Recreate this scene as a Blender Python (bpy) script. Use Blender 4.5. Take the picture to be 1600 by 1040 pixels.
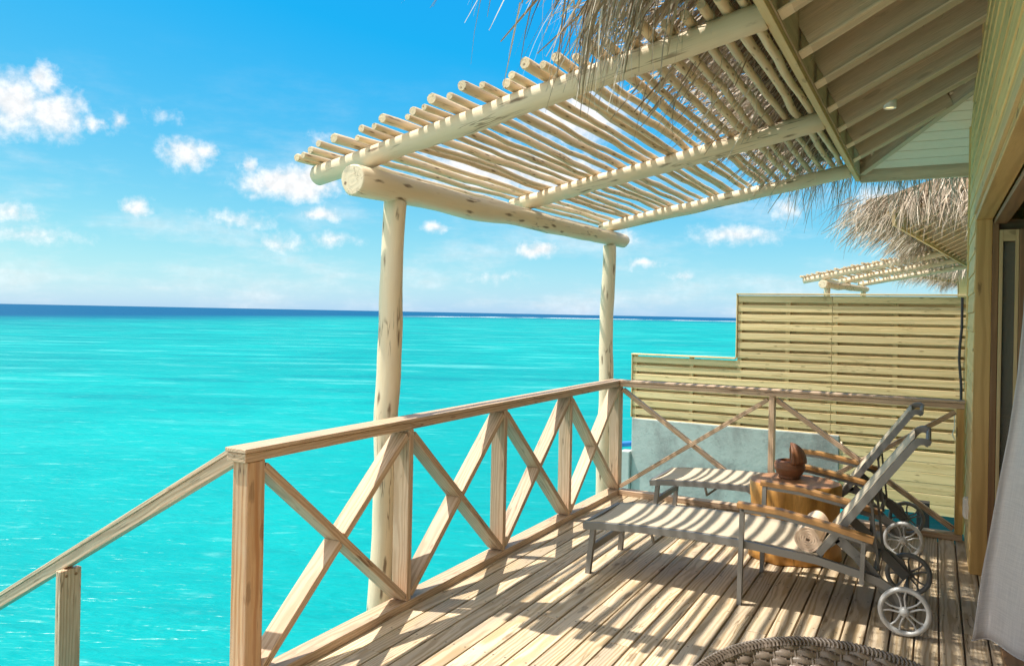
import bpy, math, random
from mathutils import Vector, Matrix, noise as mnoise
R = math.radians
random.seed(7)
for o in list(bpy.data.objects): bpy.data.objects.remove(o)
sc = bpy.context.scene
COL = sc.collection

# ------------------------------------------------------------------ camera
cam_d = bpy.data.cameras.new('camera'); cam = bpy.data.objects.new('camera', cam_d); COL.objects.link(cam)
right = Vector((0.8778, 0.4786, 0.0192)); up = Vector((-0.0161, -0.0107, 0.9998)); fwd = Vector((-0.4787, 0.8780, 0.0017))
m = Matrix.Identity(4)
for i in range(3):
    m[i][0] = right[i]; m[i][1] = up[i]; m[i][2] = -fwd[i]
m.translation = Vector((2.405, -6.4512, 1.562))
cam.matrix_world = m
cam_d.sensor_width = 36.0; cam_d.lens = 1212.7*36/1600
cam_d.shift_x = 0.0; cam_d.shift_y = (487.64-520)/1600
cam_d.clip_start = 0.05; cam_d.clip_end = 200000
sc.camera = cam

# ------------------------------------------------------------------ sun, sky, exposure
SUN = Vector((-0.42, -0.17, 1.0)).normalized()
SUN_EL = math.asin(SUN.z); SUN_AZ = math.atan2(SUN.x, SUN.y)
sd = bpy.data.lights.new('sun', 'SUN'); sd.energy = 3.7; sd.angle = R(0.53); sd.color = (1.0, 0.935, 0.82)
so = bpy.data.objects.new('sun', sd); COL.objects.link(so)
so.rotation_euler = (-SUN).to_track_quat('-Z', 'Y').to_euler(); so.location = (-20, 40, 50)
sc.view_settings.view_transform = 'Standard'; sc.view_settings.look = 'None'
sc.view_settings.gamma = 1.0; sc.view_settings.exposure = 0.9

W = bpy.data.worlds.new('World'); sc.world = W; W.use_nodes = True
wt = W.node_tree; wt.nodes.clear()

class NT:
    """tiny node-tree helper"""
    def __init__(s, t): s.t = t
    def n(s, typ, **kw):
        nd = s.t.nodes.new(typ)
        for k, v in kw.items(): setattr(nd, k, v)
        return nd
    def put(s, sock, v):
        if isinstance(v, bpy.types.NodeSocket): s.t.links.new(v, sock)
        else: sock.default_value = v
    def math(s, op, a, b=None, c=None, clamp=False):
        nd = s.n('ShaderNodeMath', operation=op); nd.use_clamp = clamp
        s.put(nd.inputs[0], a)
        if b is not None: s.put(nd.inputs[1], b)
        if c is not None: s.put(nd.inputs[2], c)
        return nd.outputs[0]
    def vmath(s, op, a, b=None):
        nd = s.n('ShaderNodeVectorMath', operation=op); s.put(nd.inputs[0], a)
        if b is not None: s.put(nd.inputs[1], b)
        return nd.outputs['Value'] if op in ('LENGTH', 'DOT_PRODUCT', 'DISTANCE') else nd.outputs[0]
    def noise(s, vec, scale, detail=4, rough=0.55, dist=0.0):
        nd = s.n('ShaderNodeTexNoise'); s.put(nd.inputs['Vector'], vec)
        nd.inputs['Scale'].default_value = scale; nd.inputs['Detail'].default_value = detail
        nd.inputs['Roughness'].default_value = rough; nd.inputs['Distortion'].default_value = dist
        return nd
    def ss(s, x, a, b, lo=0.0, hi=1.0):
        nd = s.n('ShaderNodeMapRange', interpolation_type='SMOOTHSTEP'); s.put(nd.inputs[0], x)
        for i, v in enumerate((a, b, lo, hi)): s.put(nd.inputs[i+1], v)
        return nd.outputs[0]
    def mix(s, f, a, b, mode='MIX'):
        nd = s.n('ShaderNodeMix', data_type='RGBA', blend_type=mode)
        s.put(nd.inputs[0], f)
        for i, v in ((6, a), (7, b)):
            s.put(nd.inputs[i], v if isinstance(v, bpy.types.NodeSocket) else (*v, 1.0))
        return nd.outputs[2]
    def comb(s, x, y, z):
        nd = s.n('ShaderNodeCombineXYZ')
        for i, v in enumerate((x, y, z)): s.put(nd.inputs[i], v)
        return nd.outputs[0]
    def sep(s, v):
        nd = s.n('ShaderNodeSeparateXYZ'); s.put(nd.inputs[0], v); return nd.outputs

w = NT(wt)
sky = w.n('ShaderNodeTexSky', sky_type='NISHITA'); sky.sun_disc = False
sky.sun_elevation = SUN_EL; sky.sun_rotation = SUN_AZ
sky.altitude = 0; sky.air_density = 1.0; sky.dust_density = 0.35; sky.ozone_density = 2.2
tc = w.n('ShaderNodeTexCoord')
d = w.vmath('NORMALIZE', tc.outputs['Generated'])
dx, dy, dz = w.sep(d)
az = w.math('MULTIPLY', w.math('ARCTAN2', dx, dy), 180/math.pi)
el = w.math('MULTIPLY', w.math('ARCSINE', dz), 180/math.pi)
azel = w.comb(az, el, 0.0)
n1 = w.noise(azel, 0.55, 5, 0.6)
n1b = w.noise(w.vmath('ADD', azel, (37.0, 11.0, 3.0)), 1.3, 6, 0.62)
warp = w.vmath('MULTIPLY', w.vmath('SUBTRACT', n1.outputs['Color'], (0.5, 0.5, 0.5)), (2.6, 1.3, 0))
azw = w.vmath('ADD', azel, warp)
CL = [(-24, 14.5, 5.0, 2.6, 1.2), (-31, 10.6, 6.0, 2.4, 1.25), (-26, 10.4, 5.0, 2.0, 1.2), (-61.6, 12.2, 2.6, 2.4, 1.0), (-59.3, 12.0, 2.4, 1.9, 1.0), (-60.0, 13.9, 1.2, 1.2, .9), (-57.0, 11.5, .8, .6, .7), (-55.6, 12.1, .9, .7, .6), (-53.1, 12.6, 1.2, .6, .34),
      (-51.6, 10.3, 2.1, 1.3, .95), (-50.4, 10.7, 1.0, .8, .7), (-47.6, 9.9, .8, .8, .7), (-44.6, 8.8, 4.4, 1.5, 1.3), (-43.4, 9.6, 2.5, 1.2, .95),
      (-54.4, 6.5, 1.5, .75, .8), (-42.5, 6.8, 2.0, .8, .75), (-41.8, 5.0, 2.2, .7, .55), (-48.2, 6.1, 3.2, .8, .45), (-61.4, 5.6, 2.0, .8, .6),
      (-60.6, 4.3, 3.5, .8, .45), (-45.4, 4.6, 2.5, .8, .5), (-26.8, 4.8, 2.7, .75, .85), (-12.6, 5.9, 3.8, .9, .75), (-9.3, 7.6, 1.7, 1.0, .6),
      (-34.4, 6.1, 1.1, .5, .7), (-19.1, 3.8, 1.6, .55, .65), (-16.3, 2.9, 1.4, .5, .45), (-20.6, 5.6, 1.7, .6, .6), (-42.7, 12.1, 1.0, .5, .4),
      (-30, 2.6, 3.0, .5, .3), (-66, 9, 3, 1.5, .8), (-75, 14, 5, 2, .9), (-3, 8, 3, 1.2, .8), (8, 6, 4, 1.2, .8), (24, 11, 6, 2, .9), (-95, 9, 6, 2, .9)]
dens = None
for (a, e, ww, hh, st) in CL:
    v = w.vmath('MULTIPLY', w.vmath('SUBTRACT', azw, (a, e, 0)), (1/ww, 1/hh, 0))
    l = w.math('MULTIPLY', w.math('SUBTRACT', 1.0, w.vmath('LENGTH', v)), st)
    dens = l if dens is None else w.math('MAXIMUM', dens, l)
dens = w.math('ADD', dens, w.math('MULTIPLY', w.math('SUBTRACT', n1b.outputs[0], 0.49), 0.95))
cmask = w.ss(dens, -0.10, 0.85)
wis = w.noise(w.vmath('MULTIPLY', azel, (0.10, 0.32, 1)), 1.0, 6, 0.6)
wisp = w.math('MULTIPLY', w.ss(wis.outputs[0], 0.44, 0.72), w.math('MULTIPLY', w.ss(el, 19, 3), 0.45))
cm = w.math('MAXIMUM', w.math('MULTIPLY', cmask, 0.97), wisp)
sh = w.ss(n1b.outputs[0], 0.35, 0.7, 0.86, 1.05)
cloudc = w.vmath('MULTIPLY', w.comb(sh, sh, sh), (5.2, 5.25, 5.3))
sr = w.n('ShaderNodeSeparateColor'); wt.links.new(sky.outputs[0], sr.inputs[0])
gr = w.math('MAXIMUM', w.math('MULTIPLY', w.math('SUBTRACT', sr.outputs[0], 1.68), .58), .07)
gg = w.math('ADD', w.math('MULTIPLY', sr.outputs[1], .53), .66)
gb = w.math('ADD', w.math('MULTIPLY', sr.outputs[2], .03), 4.35)
azure = w.comb(gr, gg, gb)                       # clear air over the lagoon
# warm white cloud overhead and behind the camera, added unseen as fill light
bn = w.noise(w.vmath('MULTIPLY', d, (3.0, 3.0, 3.0)), 1.0, 6, .6)
back = w.mix(w.ss(bn.outputs[0], .36, .60), sky.outputs[0], (11.5, 10.3, 8.8))
facing = w.vmath('DOT_PRODUCT', d, (-.40, .73, -.55))
over = w.ss(facing, .12, -.25)
skyc = w.mix(over, azure, back)
col = w.mix(cm, skyc, cloudc)
bg = w.n('ShaderNodeBackground'); bg.inputs['Strength'].default_value = 0.11
wt.links.new(col, bg.inputs['Color'])
wo = w.n('ShaderNodeOutputWorld'); wt.links.new(bg.outputs[0], wo.inputs['Surface'])

# ------------------------------------------------------------------ materials
def new_mat(name):
    mt = bpy.data.materials.new(name); mt.use_nodes = True
    t = NT(mt.node_tree); b = mt.node_tree.nodes['Principled BSDF']
    return mt, t, b

def wood(name, light, dark, ring=55.0, ring_amt=0.55, knot=0.6, knot_col=(0.10, 0.05, 0.02), rough=0.62, var=0.16,
         grey=None, grey_amt=0.0, fibre=0.35, spec=0.35, bump=0.25, knot_scale=(3.0, 10.0, 10.0), knot_r=(0.10, 0.17), crack=0.0):
    mt, t, b = new_mat(name)
    wc = t.n('ShaderNodeAttribute', attribute_name='wc').outputs['Vector']
    rnd = t.n('ShaderNodeAttribute', attribute_name='rnd').outputs['Fac']
    x, y, z = t.sep(wc)
    lown = t.noise(t.comb(t.math('MULTIPLY', x, 1.6), t.math('MULTIPLY', y, 9.0), t.math('MULTIPLY', z, 9.0)), 1.0, 3, 0.5)
    off = t.vmath('MULTIPLY', t.vmath('SUBTRACT', lown.outputs['Color'], (0.5, 0.5, 0.5)), (0, 0.05, 0.05))
    rv = t.vmath('ADD', wc, off)
    ry = t.sep(rv)
    rad = t.math('SQRT', t.math('ADD', t.math('POWER', ry[1], 2.0), t.math('POWER', ry[2], 2.0)))
    wv = t.math('SINE', t.math('MULTIPLY', rad, ring*20.0))
    rings = t.ss(wv, -0.6, 1.0)
    fib = t.noise(t.comb(t.math('MULTIPLY', x, 7.0), t.math('MULTIPLY', y, 260.0), t.math('MULTIPLY', z, 260.0)), 1.0, 4, 0.65)
    vor = t.n('ShaderNodeTexVoronoi', feature='F1'); vor.inputs['Scale'].default_value = 1.0
    kd = t.noise(t.vmath('MULTIPLY', wc, (14, 40, 40)), 1.0, 3, .6)
    t.put(vor.inputs['Vector'], t.vmath('ADD', t.comb(*[t.math('MULTIPLY', s_, k) for s_, k in zip((x, y, z), knot_scale)]), t.vmath('MULTIPLY', t.vmath('SUBTRACT', kd.outputs['Color'], (.5, .5, .5)), (.28, .28, .28))))
    kn = t.math('MULTIPLY', t.ss(vor.outputs['Distance'], knot_r[1], knot_r[0]), knot)
    c = t.mix(t.math('MULTIPLY', rings, ring_amt), light, dark)
    f2 = t.ss(fib.outputs[0], 0.35, 0.75)
    c = t.mix(t.math('MULTIPLY', f2, fibre), c, dark)
    if grey:
        gn = t.noise(t.comb(t.math('MULTIPLY', x, 2.2), t.math('MULTIPLY', y, 14.0), t.math('MULTIPLY', z, 14.0)), 1.0, 5, 0.65)
        c = t.mix(t.math('MULTIPLY', t.ss(gn.outputs[0], 0.35, 0.68), grey_amt), c, grey)
    if crack:
        ck = t.noise(t.comb(t.math('MULTIPLY', x, 1.7), t.math('MULTIPLY', y, 26.0), t.math('MULTIPLY', z, 26.0)), 1.0, 3, .55)
        cm_ = t.noise(t.comb(t.math('MULTIPLY', x, 3.0), t.math('MULTIPLY', y, 9.0), t.math('MULTIPLY', z, 9.0)), 1.0, 2, .5)
        line = t.math('MULTIPLY', t.ss(t.math('ABSOLUTE', t.math('SUBTRACT', ck.outputs[0], .5)), .022, .006), t.ss(cm_.outputs[0], .54, .66))
        c = t.mix(t.math('MULTIPLY', line, crack), c, knot_col)
    c = t.mix(kn, c, knot_col)
    vv = t.math('ADD', 1.0-var, t.math('MULTIPLY', rnd, 2*var))
    c = t.vmath('MULTIPLY', c, t.comb(vv, vv, vv))
    t.put(b.inputs['Base Color'], c)
    b.inputs['Roughness'].default_value = rough; b.inputs['Specular IOR Level'].default_value = spec
    bp = t.n('ShaderNodeBump'); bp.inputs['Strength'].default_value = bump; bp.inputs['Distance'].default_value = 0.004
    hgt = t.math('ADD', fib.outputs[0], t.math('MULTIPLY', rings, 0.5)); t.put(bp.inputs['Height'], hgt)
    t.put(b.inputs['Normal'], bp.outputs[0])
    return mt

def deck_screws(mt):
    t = NT(mt.node_tree); b = mt.node_tree.nodes['Principled BSDF']
    src = b.inputs['Base Color'].links[0].from_socket
    px, py, pz = t.sep(t.n('ShaderNodeTexCoord').outputs['Object'])
    ux = t.math('FRACT', t.math('DIVIDE', t.math('ADD', px, 10*.107-2.447+1.07), .107))
    fx_ = t.math('MULTIPLY', t.math('SUBTRACT', t.math('ABSOLUTE', t.math('SUBTRACT', ux, .5)), .29), .107)
    uy = t.math('FRACT', t.math('DIVIDE', t.math('SUBTRACT', py, -.6), .55))
    fy_ = t.math('MULTIPLY', t.math('SUBTRACT', .5, t.math('ABSOLUTE', t.math('SUBTRACT', uy, .5))), .55)
    r_ = t.math('SQRT', t.math('ADD', t.math('POWER', fx_, 2.0), t.math('POWER', fy_, 2.0)))
    t.put(b.inputs['Base Color'], t.mix(t.math('MULTIPLY', t.ss(r_, .0062, .0042), .85), src, (.09, .07, .05)))
def plain(name, colr, rough=0.5, metal=0.0, spec=0.5, noise_amt=0.12, nscale=30, bump=0.0, bscale=60):
    mt, t, b = new_mat(name)
    geo = t.n('ShaderNodeTexCoord').outputs['Object']
    nz = t.noise(geo, nscale, 5, 0.6)
    f = t.math('ADD', 1-noise_amt, t.math('MULTIPLY', nz.outputs[0], 2*noise_amt))
    c = t.vmath('MULTIPLY', (*colr,), t.comb(f, f, f))
    t.put(b.inputs['Base Color'], c)
    b.inputs['Roughness'].default_value = rough; b.inputs['Metallic'].default_value = metal
    b.inputs['Specular IOR Level'].default_value = spec
    if bump:
        n2 = t.noise(geo, bscale, 5, 0.65)
        bp = t.n('ShaderNodeBump'); bp.inputs['Strength'].default_value = bump; bp.inputs['Distance'].default_value = 0.01
        t.put(bp.inputs['Height'], n2.outputs[0]); t.put(b.inputs['Normal'], bp.outputs[0])
    return mt

M = {}
M['deck'] = wood('weathered_deck_wood', (.72, .58, .40), (.40, .27, .13), crack=.6, ring=22, ring_amt=.75, knot=.5, var=.20, grey=(.47, .40, .32), grey_amt=.55, rough=.6, fibre=.4, knot_scale=(2.2, 8, 8), bump=.4)
M['rail_warm'] = wood('orange_streaked_post', (.58, .38, .22), (.36, .15, .05), crack=.8, ring=14, ring_amt=.7, knot=.4, var=.1, grey=(.46, .36, .28), grey_amt=.5, fibre=.5)
M['rail'] = wood('rail_wood', (.62, .46, .32), (.36, .215, .12), crack=.7, ring=24, ring_amt=.6, knot=.5, var=.14, grey=(.45, .34, .26), grey_amt=.45, rough=.55, fibre=.55, knot_scale=(3.6, 15, 15), knot_r=(.03, .12))
M['log'] = wood('peeled_log_wood', (.76, .63, .45), (.58, .43, .26), crack=.65, ring=12, ring_amt=.2, knot=.85, var=.06, rough=.6, fibre=.25, knot_scale=(3.4, 17, 17), knot_r=(.08, .23), grey=(.62, .55, .44), grey_amt=.4, knot_col=(.13, .075, .04))
M['pole'] = wood('peeled_pole_wood', (.74, .59, .39), (.50, .34, .18), crack=.6, ring=20, ring_amt=.2, knot=.8, var=.14, rough=.6, fibre=.3, knot_scale=(7, 36, 36), knot_r=(.08, .25), grey=(.56, .49, .38), grey_amt=.4, knot_col=(.14, .08, .04))
M['fence'] = wood('treated_pine_slats', (.77, .59, .32), (.54, .38, .16), crack=.4, ring=9, ring_amt=.45, knot=.75, var=.13, rough=.6, fibre=.25, knot_scale=(4.5, 22, 22), knot_r=(.05, .16), knot_col=(.17, .09, .03))
M['siding'] = wood('olive_siding_wood', (.84, .60, .27), (.60, .40, .15), ring=8, ring_amt=.35, knot=.5, var=.08, rough=.6, fibre=.25)
M['frame'] = wood('golden_frame_wood', (.66, .43, .16), (.44, .25, .08), ring=8, ring_amt=.5, knot=.6, var=.08, rough=.5, fibre=.3)
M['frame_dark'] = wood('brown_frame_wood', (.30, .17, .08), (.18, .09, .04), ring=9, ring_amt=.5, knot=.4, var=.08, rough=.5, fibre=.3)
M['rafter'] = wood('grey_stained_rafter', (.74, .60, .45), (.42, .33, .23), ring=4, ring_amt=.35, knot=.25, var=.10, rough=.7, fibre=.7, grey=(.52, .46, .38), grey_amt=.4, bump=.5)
M['rafter_pale'] = wood('pale_rafter_edge', (.84, .71, .55), (.68, .56, .42), ring=4, ring_amt=.2, knot=.1, var=.05, rough=.7, fibre=.3)  # paler tone, used only along the rafter undersides
M['fascia'] = wood('pale_fascia_wood', (.64, .48, .25), (.46, .33, .15), ring=8, ring_amt=.3, knot=.4, var=.04, rough=.6, fibre=.3)
deck_screws(M['deck'])
M['teak'] = wood('oiled_teak', (.46, .25, .09), (.27, .125, .04), ring=16, ring_amt=.5, knot=.0, var=.06, rough=.38, fibre=.4, spec=.5)
M['stump_side'] = wood('stump_side_wood', (.74, .39, .10), (.46, .20, .04), ring=5, ring_amt=.5, knot=.3, var=.0, rough=.35, fibre=.5, crack=.7, spec=.5, knot_scale=(4, 7, 7), grey=(.26, .11, .025), grey_amt=.6)
M['stump_top'] = wood('stump_top_wood', (.42, .21, .11), (.27, .12, .06), ring=4.5, ring_amt=.55, knot=.0, var=.0, rough=.35, fibre=.2, spec=.5)
M['bowl'] = wood('carved_brown_bowl', (.26, .11, .05), (.13, .05, .02), ring=10, ring_amt=.4, knot=.2, var=.0, rough=.42, fibre=.5, bump=.8)
M['metal'] = plain('grey_powder_metal', (.215, .215, .21), .42, 0.3, .5, .05)
M['metal_dark'] = plain('dark_grey_plate', (.15, .15, .145), .45, 0.25, .5, .08)
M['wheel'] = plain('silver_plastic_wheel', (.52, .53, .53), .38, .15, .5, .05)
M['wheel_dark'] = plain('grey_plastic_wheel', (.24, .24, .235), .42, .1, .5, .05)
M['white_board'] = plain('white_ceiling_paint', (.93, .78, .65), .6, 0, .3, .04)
M['white_plastic'] = plain('white_plastic', (.75, .75, .73), .4, 0, .5, .03)
M['black'] = plain('black_rubber', (.02, .02, .022), .6, 0, .4, .1)
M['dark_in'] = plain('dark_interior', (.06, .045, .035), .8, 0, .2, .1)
M['bluetile'] = plain('deep_blue_pool_tile', (.01, .14, .42), .3, 0, .5, .25, 12)

def fabric(name, c1, c2, scale=900, rough=.85, bump=.3, trans=0.0):
    mt, t, b = new_mat(name)
    wc = t.n('ShaderNodeAttribute', attribute_name='wc').outputs['Vector']
    x, y, z = t.sep(wc)
    a1 = t.math('SINE', t.math('MULTIPLY', x, scale)); a2 = t.math('SINE', t.math('MULTIPLY', y, scale))
    nz1 = t.noise(t.comb(t.math('MULTIPLY', x, 6), t.math('MULTIPLY', y, 160), 0), 1.0, 3, .6)
    nz2 = t.noise(t.comb(t.math('MULTIPLY', x, 160), t.math('MULTIPLY', y, 6), 5), 1.0, 3, .6)
    f = t.math('ADD', t.math('MULTIPLY', t.math('MULTIPLY', a1, a2), .12), t.math('ADD', t.math('MULTIPLY', nz1.outputs[0], .5), t.math('MULTIPLY', nz2.outputs[0], .5)))
    c = t.mix(t.ss(f, .3, .72), c1, c2)
    t.put(b.inputs['Base Color'], c); b.inputs['Roughness'].default_value = rough; b.inputs['Specular IOR Level'].default_value = .2
    bp = t.n('ShaderNodeBump'); bp.inputs['Strength'].default_value = bump; bp.inputs['Distance'].default_value = .002
    t.put(bp.inputs['Height'], f); t.put(b.inputs['Normal'], bp.outputs[0])
    if trans:
        tr = t.n('ShaderNodeBsdfTranslucent'); t.put(tr.inputs['Color'], c)
        ms = t.n('ShaderNodeMixShader'); ms.inputs[0].default_value = trans
        out = mt.node_tree.nodes['Material Output']
        mt.node_tree.links.new(b.outputs[0], ms.inputs[1]); mt.node_tree.links.new(tr.outputs[0], ms.inputs[2])
        mt.node_tree.links.new(ms.outputs[0], out.inputs['Surface'])
    return mt
M['sling'] = fabric('taupe_sling_mesh', (.50, .42, .31), (.62, .53, .40), 2500, .7)
M['curtain'] = fabric('grey_linen_curtain', (.64, .63, .645), (.83, .81, .81), 1800, .9, .35, .25)
M['towel'] = fabric('tan_terry_towel', (.74, .54, .39), (.88, .69, .53), 1500, .95, .8)

def thatch_mat(name, c1, c2, c3):
    mt, t, b = new_mat(name)
    rnd = t.n('ShaderNodeAttribute', attribute_name='rnd').outputs['Fac']
    cr = t.n('ShaderNodeValToRGB'); t.put(cr.inputs[0], rnd)
    e = cr.color_ramp.elements; e[0].color = (*c1, 1); e[1].color = (*c3, 1)
    k = cr.color_ramp.elements.new(.5); k.color = (*c2, 1)
    t.put(b.inputs['Base Color'], cr.outputs[0]); b.inputs['Roughness'].default_value = .6; b.inputs['Specular IOR Level'].default_value = .35
    return mt
M['thatch'] = thatch_mat('dry_palm_thatch', (.20, .145, .095), (.42, .35, .265), (.66, .59, .50))
M['thatch_base'] = plain('old_thatch_layer', (.17, .12, .075), .9, 0, .2, .5, 40, .9, 50)

def glass_mat():
    mt, t, b = new_mat('door_glass')
    b.inputs['Base Color'].default_value = (.50, .48, .38, 1); b.inputs['Roughness'].default_value = .04
    b.inputs['Transmission Weight'].default_value = .75; b.inputs['IOR'].default_value = 1.45
    return mt
M['glass'] = glass_mat()

def lamp_mat():
    mt, t, b = new_mat('lit_lamp_lens')
    b.inputs['Base Color'].default_value = (.9, .8, .5, 1)
    b.inputs['Emission Color'].default_value = (1.0, .80, .38, 1); b.inputs['Emission Strength'].default_value = .7
    return mt
M['lens'] = lamp_mat()

def plaster_mat():
    mt, t, b = new_mat('stained_grey_plaster')
    p = t.n('ShaderNodeTexCoord').outputs['Object']
    a = t.noise(p, 1.6, 6, .65, .4); bb = t.noise(p, 14, 6, .7); cc = t.noise(p, 60, 3, .6)
    c = t.mix(t.ss(a.outputs[0], .42, .66), (.43, .475, .45), (.25, .255, .245))
    c = t.mix(t.math('MULTIPLY', t.ss(bb.outputs[0], .56, .72), .45), c, (.16, .16, .155))
    c = t.mix(t.math('MULTIPLY', t.ss(cc.outputs[0], .5, .8), .25), c, (.55, .62, .6))
    t.put(b.inputs['Base Color'], c); b.inputs['Roughness'].default_value = .75
    bp = t.n('ShaderNodeBump'); bp.inputs['Strength'].default_value = .5; bp.inputs['Distance'].default_value = .01
    t.put(bp.inputs['Height'], bb.outputs[0]); t.put(b.inputs['Normal'], bp.outputs[0])
    return mt
M['plaster'] = plaster_mat()

def rattan_mat():
    mt, t, b = new_mat('grey_brown_rattan')
    rnd = t.n('ShaderNodeAttribute', attribute_name='rnd').outputs['Fac']
    wc = t.n('ShaderNodeAttribute', attribute_name='wc').outputs['Vector']
    x, y, z = t.sep(wc)
    st = t.noise(t.comb(t.math('MULTIPLY', x, 10), t.math('MULTIPLY', y, 500), t.math('MULTIPLY', z, 500)), 1, 3, .6)
    c = t.mix(rnd, (.07, .052, .040), (.15, .118, .095))
    c = t.mix(t.math('MULTIPLY', st.outputs[0], .5), c, (.23, .19, .16))
    t.put(b.inputs['Base Color'], c); b.inputs['Roughness'].default_value = .4; b.inputs['Specular IOR Level'].default_value = .5
    return mt
M['rattan'] = rattan_mat()

def sea_mat():
    mt, t, b = new_mat('lagoon_water')
    pos = t.n('ShaderNodeNewGeometry').outputs['Position']
    q = t.vmath('SUBTRACT', pos, (2.4, -6.45, 0))
    depth = t.vmath('DOT_PRODUCT', q, (-.4787, .878, 0)); lat = t.vmath('DOT_PRODUCT', q, (.878, .4787, 0))
    ang = t.math('MULTIPLY', t.math('ARCTAN2', lat, depth), 180/math.pi)
    fc = t.n('ShaderNodeFloatCurve'); cu = fc.mapping.curves[0]
    pts = [(-40, 200), (-33, 235), (-22, 333), (-9, 560), (4.7, 780), (16, 800), (40, 700)]
    while len(cu.points) < len(pts): cu.points.new(.5, .5)
    for p_, (a_, d_) in zip(cu.points, pts): p_.location = ((a_+40)/80, d_/1000)
    fc.mapping.update()
    t.put(fc.inputs['Value'], t.math('DIVIDE', t.math('ADD', ang, 40.0), 80.0))
    reef = t.math('MULTIPLY', fc.outputs[0], 1000.0)
    wn = t.noise(pos, .012, 4, .6)
    ratio = t.math('ADD', t.math('DIVIDE', depth, reef), t.math('MULTIPLY', t.math('SUBTRACT', wn.outputs[0], .5), .45))
    deep = t.ss(ratio, .42, 1.12)
    # sandy lagoon patches, then wave streaks with light and dark painted in
    pn = t.noise(pos, .05, 5, .6); pn2 = t.noise(t.vmath('MULTIPLY', pos, (1, 1, 0)), .35, 5, .6)
    c = t.mix(t.ss(pn.outputs[0], .38, .68), (.0, .235, .25), (.0, .29, .295))
    far = t.ss(ratio, .12, .9)
    c = t.mix(t.math('MULTIPLY', far, .55), c, (.0, .195, .23))
    c = t.mix(t.math('MULTIPLY', t.ss(pn2.outputs[0], .50, .72), .25), c, (.0, .19, .22))
    stv = t.n('ShaderNodeMapping'); stv.inputs['Rotation'].default_value = (0, 0, R(-28)); t.put(stv.inputs['Vector'], pos)
    sn = t.noise(t.vmath('MULTIPLY', stv.outputs[0], (.018, .075, 1)), 1.0, 6, .65)
    c = t.mix(t.math('MULTIPLY', t.ss(sn.outputs[0], .52, .70), t.math('MULTIPLY', t.ss(depth, 25, 90), .55)), c, (.0, .15, .20))
    md = t.noise(t.vmath('MULTIPLY', stv.outputs[0], (.10, .42, 1)), 1.0, 6, .7)
    c = t.mix(t.math('MULTIPLY', t.ss(md.outputs[0], .50, .66), t.math('MULTIPLY', t.ss(depth, 9, 40), .75)), c, (.0, .165, .205))
    c = t.mix(t.math('MULTIPLY', t.ss(md.outputs[0], .47, .33), t.math('MULTIPLY', t.ss(depth, 9, 40), .6)), c, (.10, .38, .39))
    sp_ = t.noise(t.vmath('MULTIPLY', stv.outputs[0], (1.5, 4.6, 1)), 1.0, 5, .65)
    c = t.mix(t.math('MULTIPLY', t.ss(sp_.outputs[0], .56, .74), .42), c, (.12, .42, .42))  # pale ripple streaks painted in for sky reflections
    dp_ = t.noise(t.vmath('MULTIPLY', stv.outputs[0], (.55, 2.1, 1)), 1.0, 5, .65)
    c = t.mix(t.math('MULTIPLY', t.ss(dp_.outputs[0], .52, .70), .4), c, (.0, .19, .215))  # dark ripple sides painted into the diffuse colour
    c = t.mix(deep, c, (.0, .068, .165))
    fn = t.noise(pos, .02, 5, .7); foam = t.math('MULTIPLY', t.ss(t.math('ABSOLUTE', t.math('SUBTRACT', t.math('DIVIDE', depth, reef), .90)), .05, .02), t.ss(fn.outputs[0], .44, .54))
    foam = t.math('MULTIPLY', foam, t.ss(ang, -10, -3))
    c = t.mix(foam, c, (.85, .88, .88))
    rot = t.n('ShaderNodeMapping'); rot.inputs['Rotation'].default_value = (0, 0, R(-28)); t.put(rot.inputs['Vector'], pos)
    sv = t.vmath('MULTIPLY', rot.outputs[0], (.55, 1.5, 1))
    r1 = t.noise(sv, 1.1, 4, .6, .3); r2 = t.noise(sv, 4.2, 4, .6, .4); r3 = t.noise(sv, .16, 3, .55)
    h = t.math('ADD', t.math('ADD', t.math('MULTIPLY', r1.outputs[0], .5), t.math('MULTIPLY', r2.outputs[0], .16)), t.math('MULTIPLY', r3.outputs[0], .9))
    bp = t.n('ShaderNodeBump'); bp.inputs['Strength'].default_value = .6; bp.inputs['Distance'].default_value = .5
    t.put(bp.inputs['Height'], h)
    df = t.n('ShaderNodeBsdfDiffuse'); t.put(df.inputs['Color'], c); t.put(df.inputs['Normal'], bp.outputs[0])
    gl = t.n('ShaderNodeBsdfGlossy'); gl.inputs['Roughness'].default_value = .28; t.put(gl.inputs['Normal'], bp.outputs[0])
    fr = t.n('ShaderNodeFresnel'); fr.inputs['IOR'].default_value = 1.33; t.put(fr.inputs['Normal'], bp.outputs[0])
    ms = t.n('ShaderNodeMixShader'); t.put(ms.inputs[0], t.math('MINIMUM', fr.outputs[0], .09))
    t.t.links.new(df.outputs[0], ms.inputs[1]); t.t.links.new(gl.outputs[0], ms.inputs[2])
    t.t.links.new(ms.outputs[0], t.t.nodes['Material Output'].inputs['Surface']); t.t.nodes.remove(b)
    return mt
M['sea'] = sea_mat()

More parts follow.
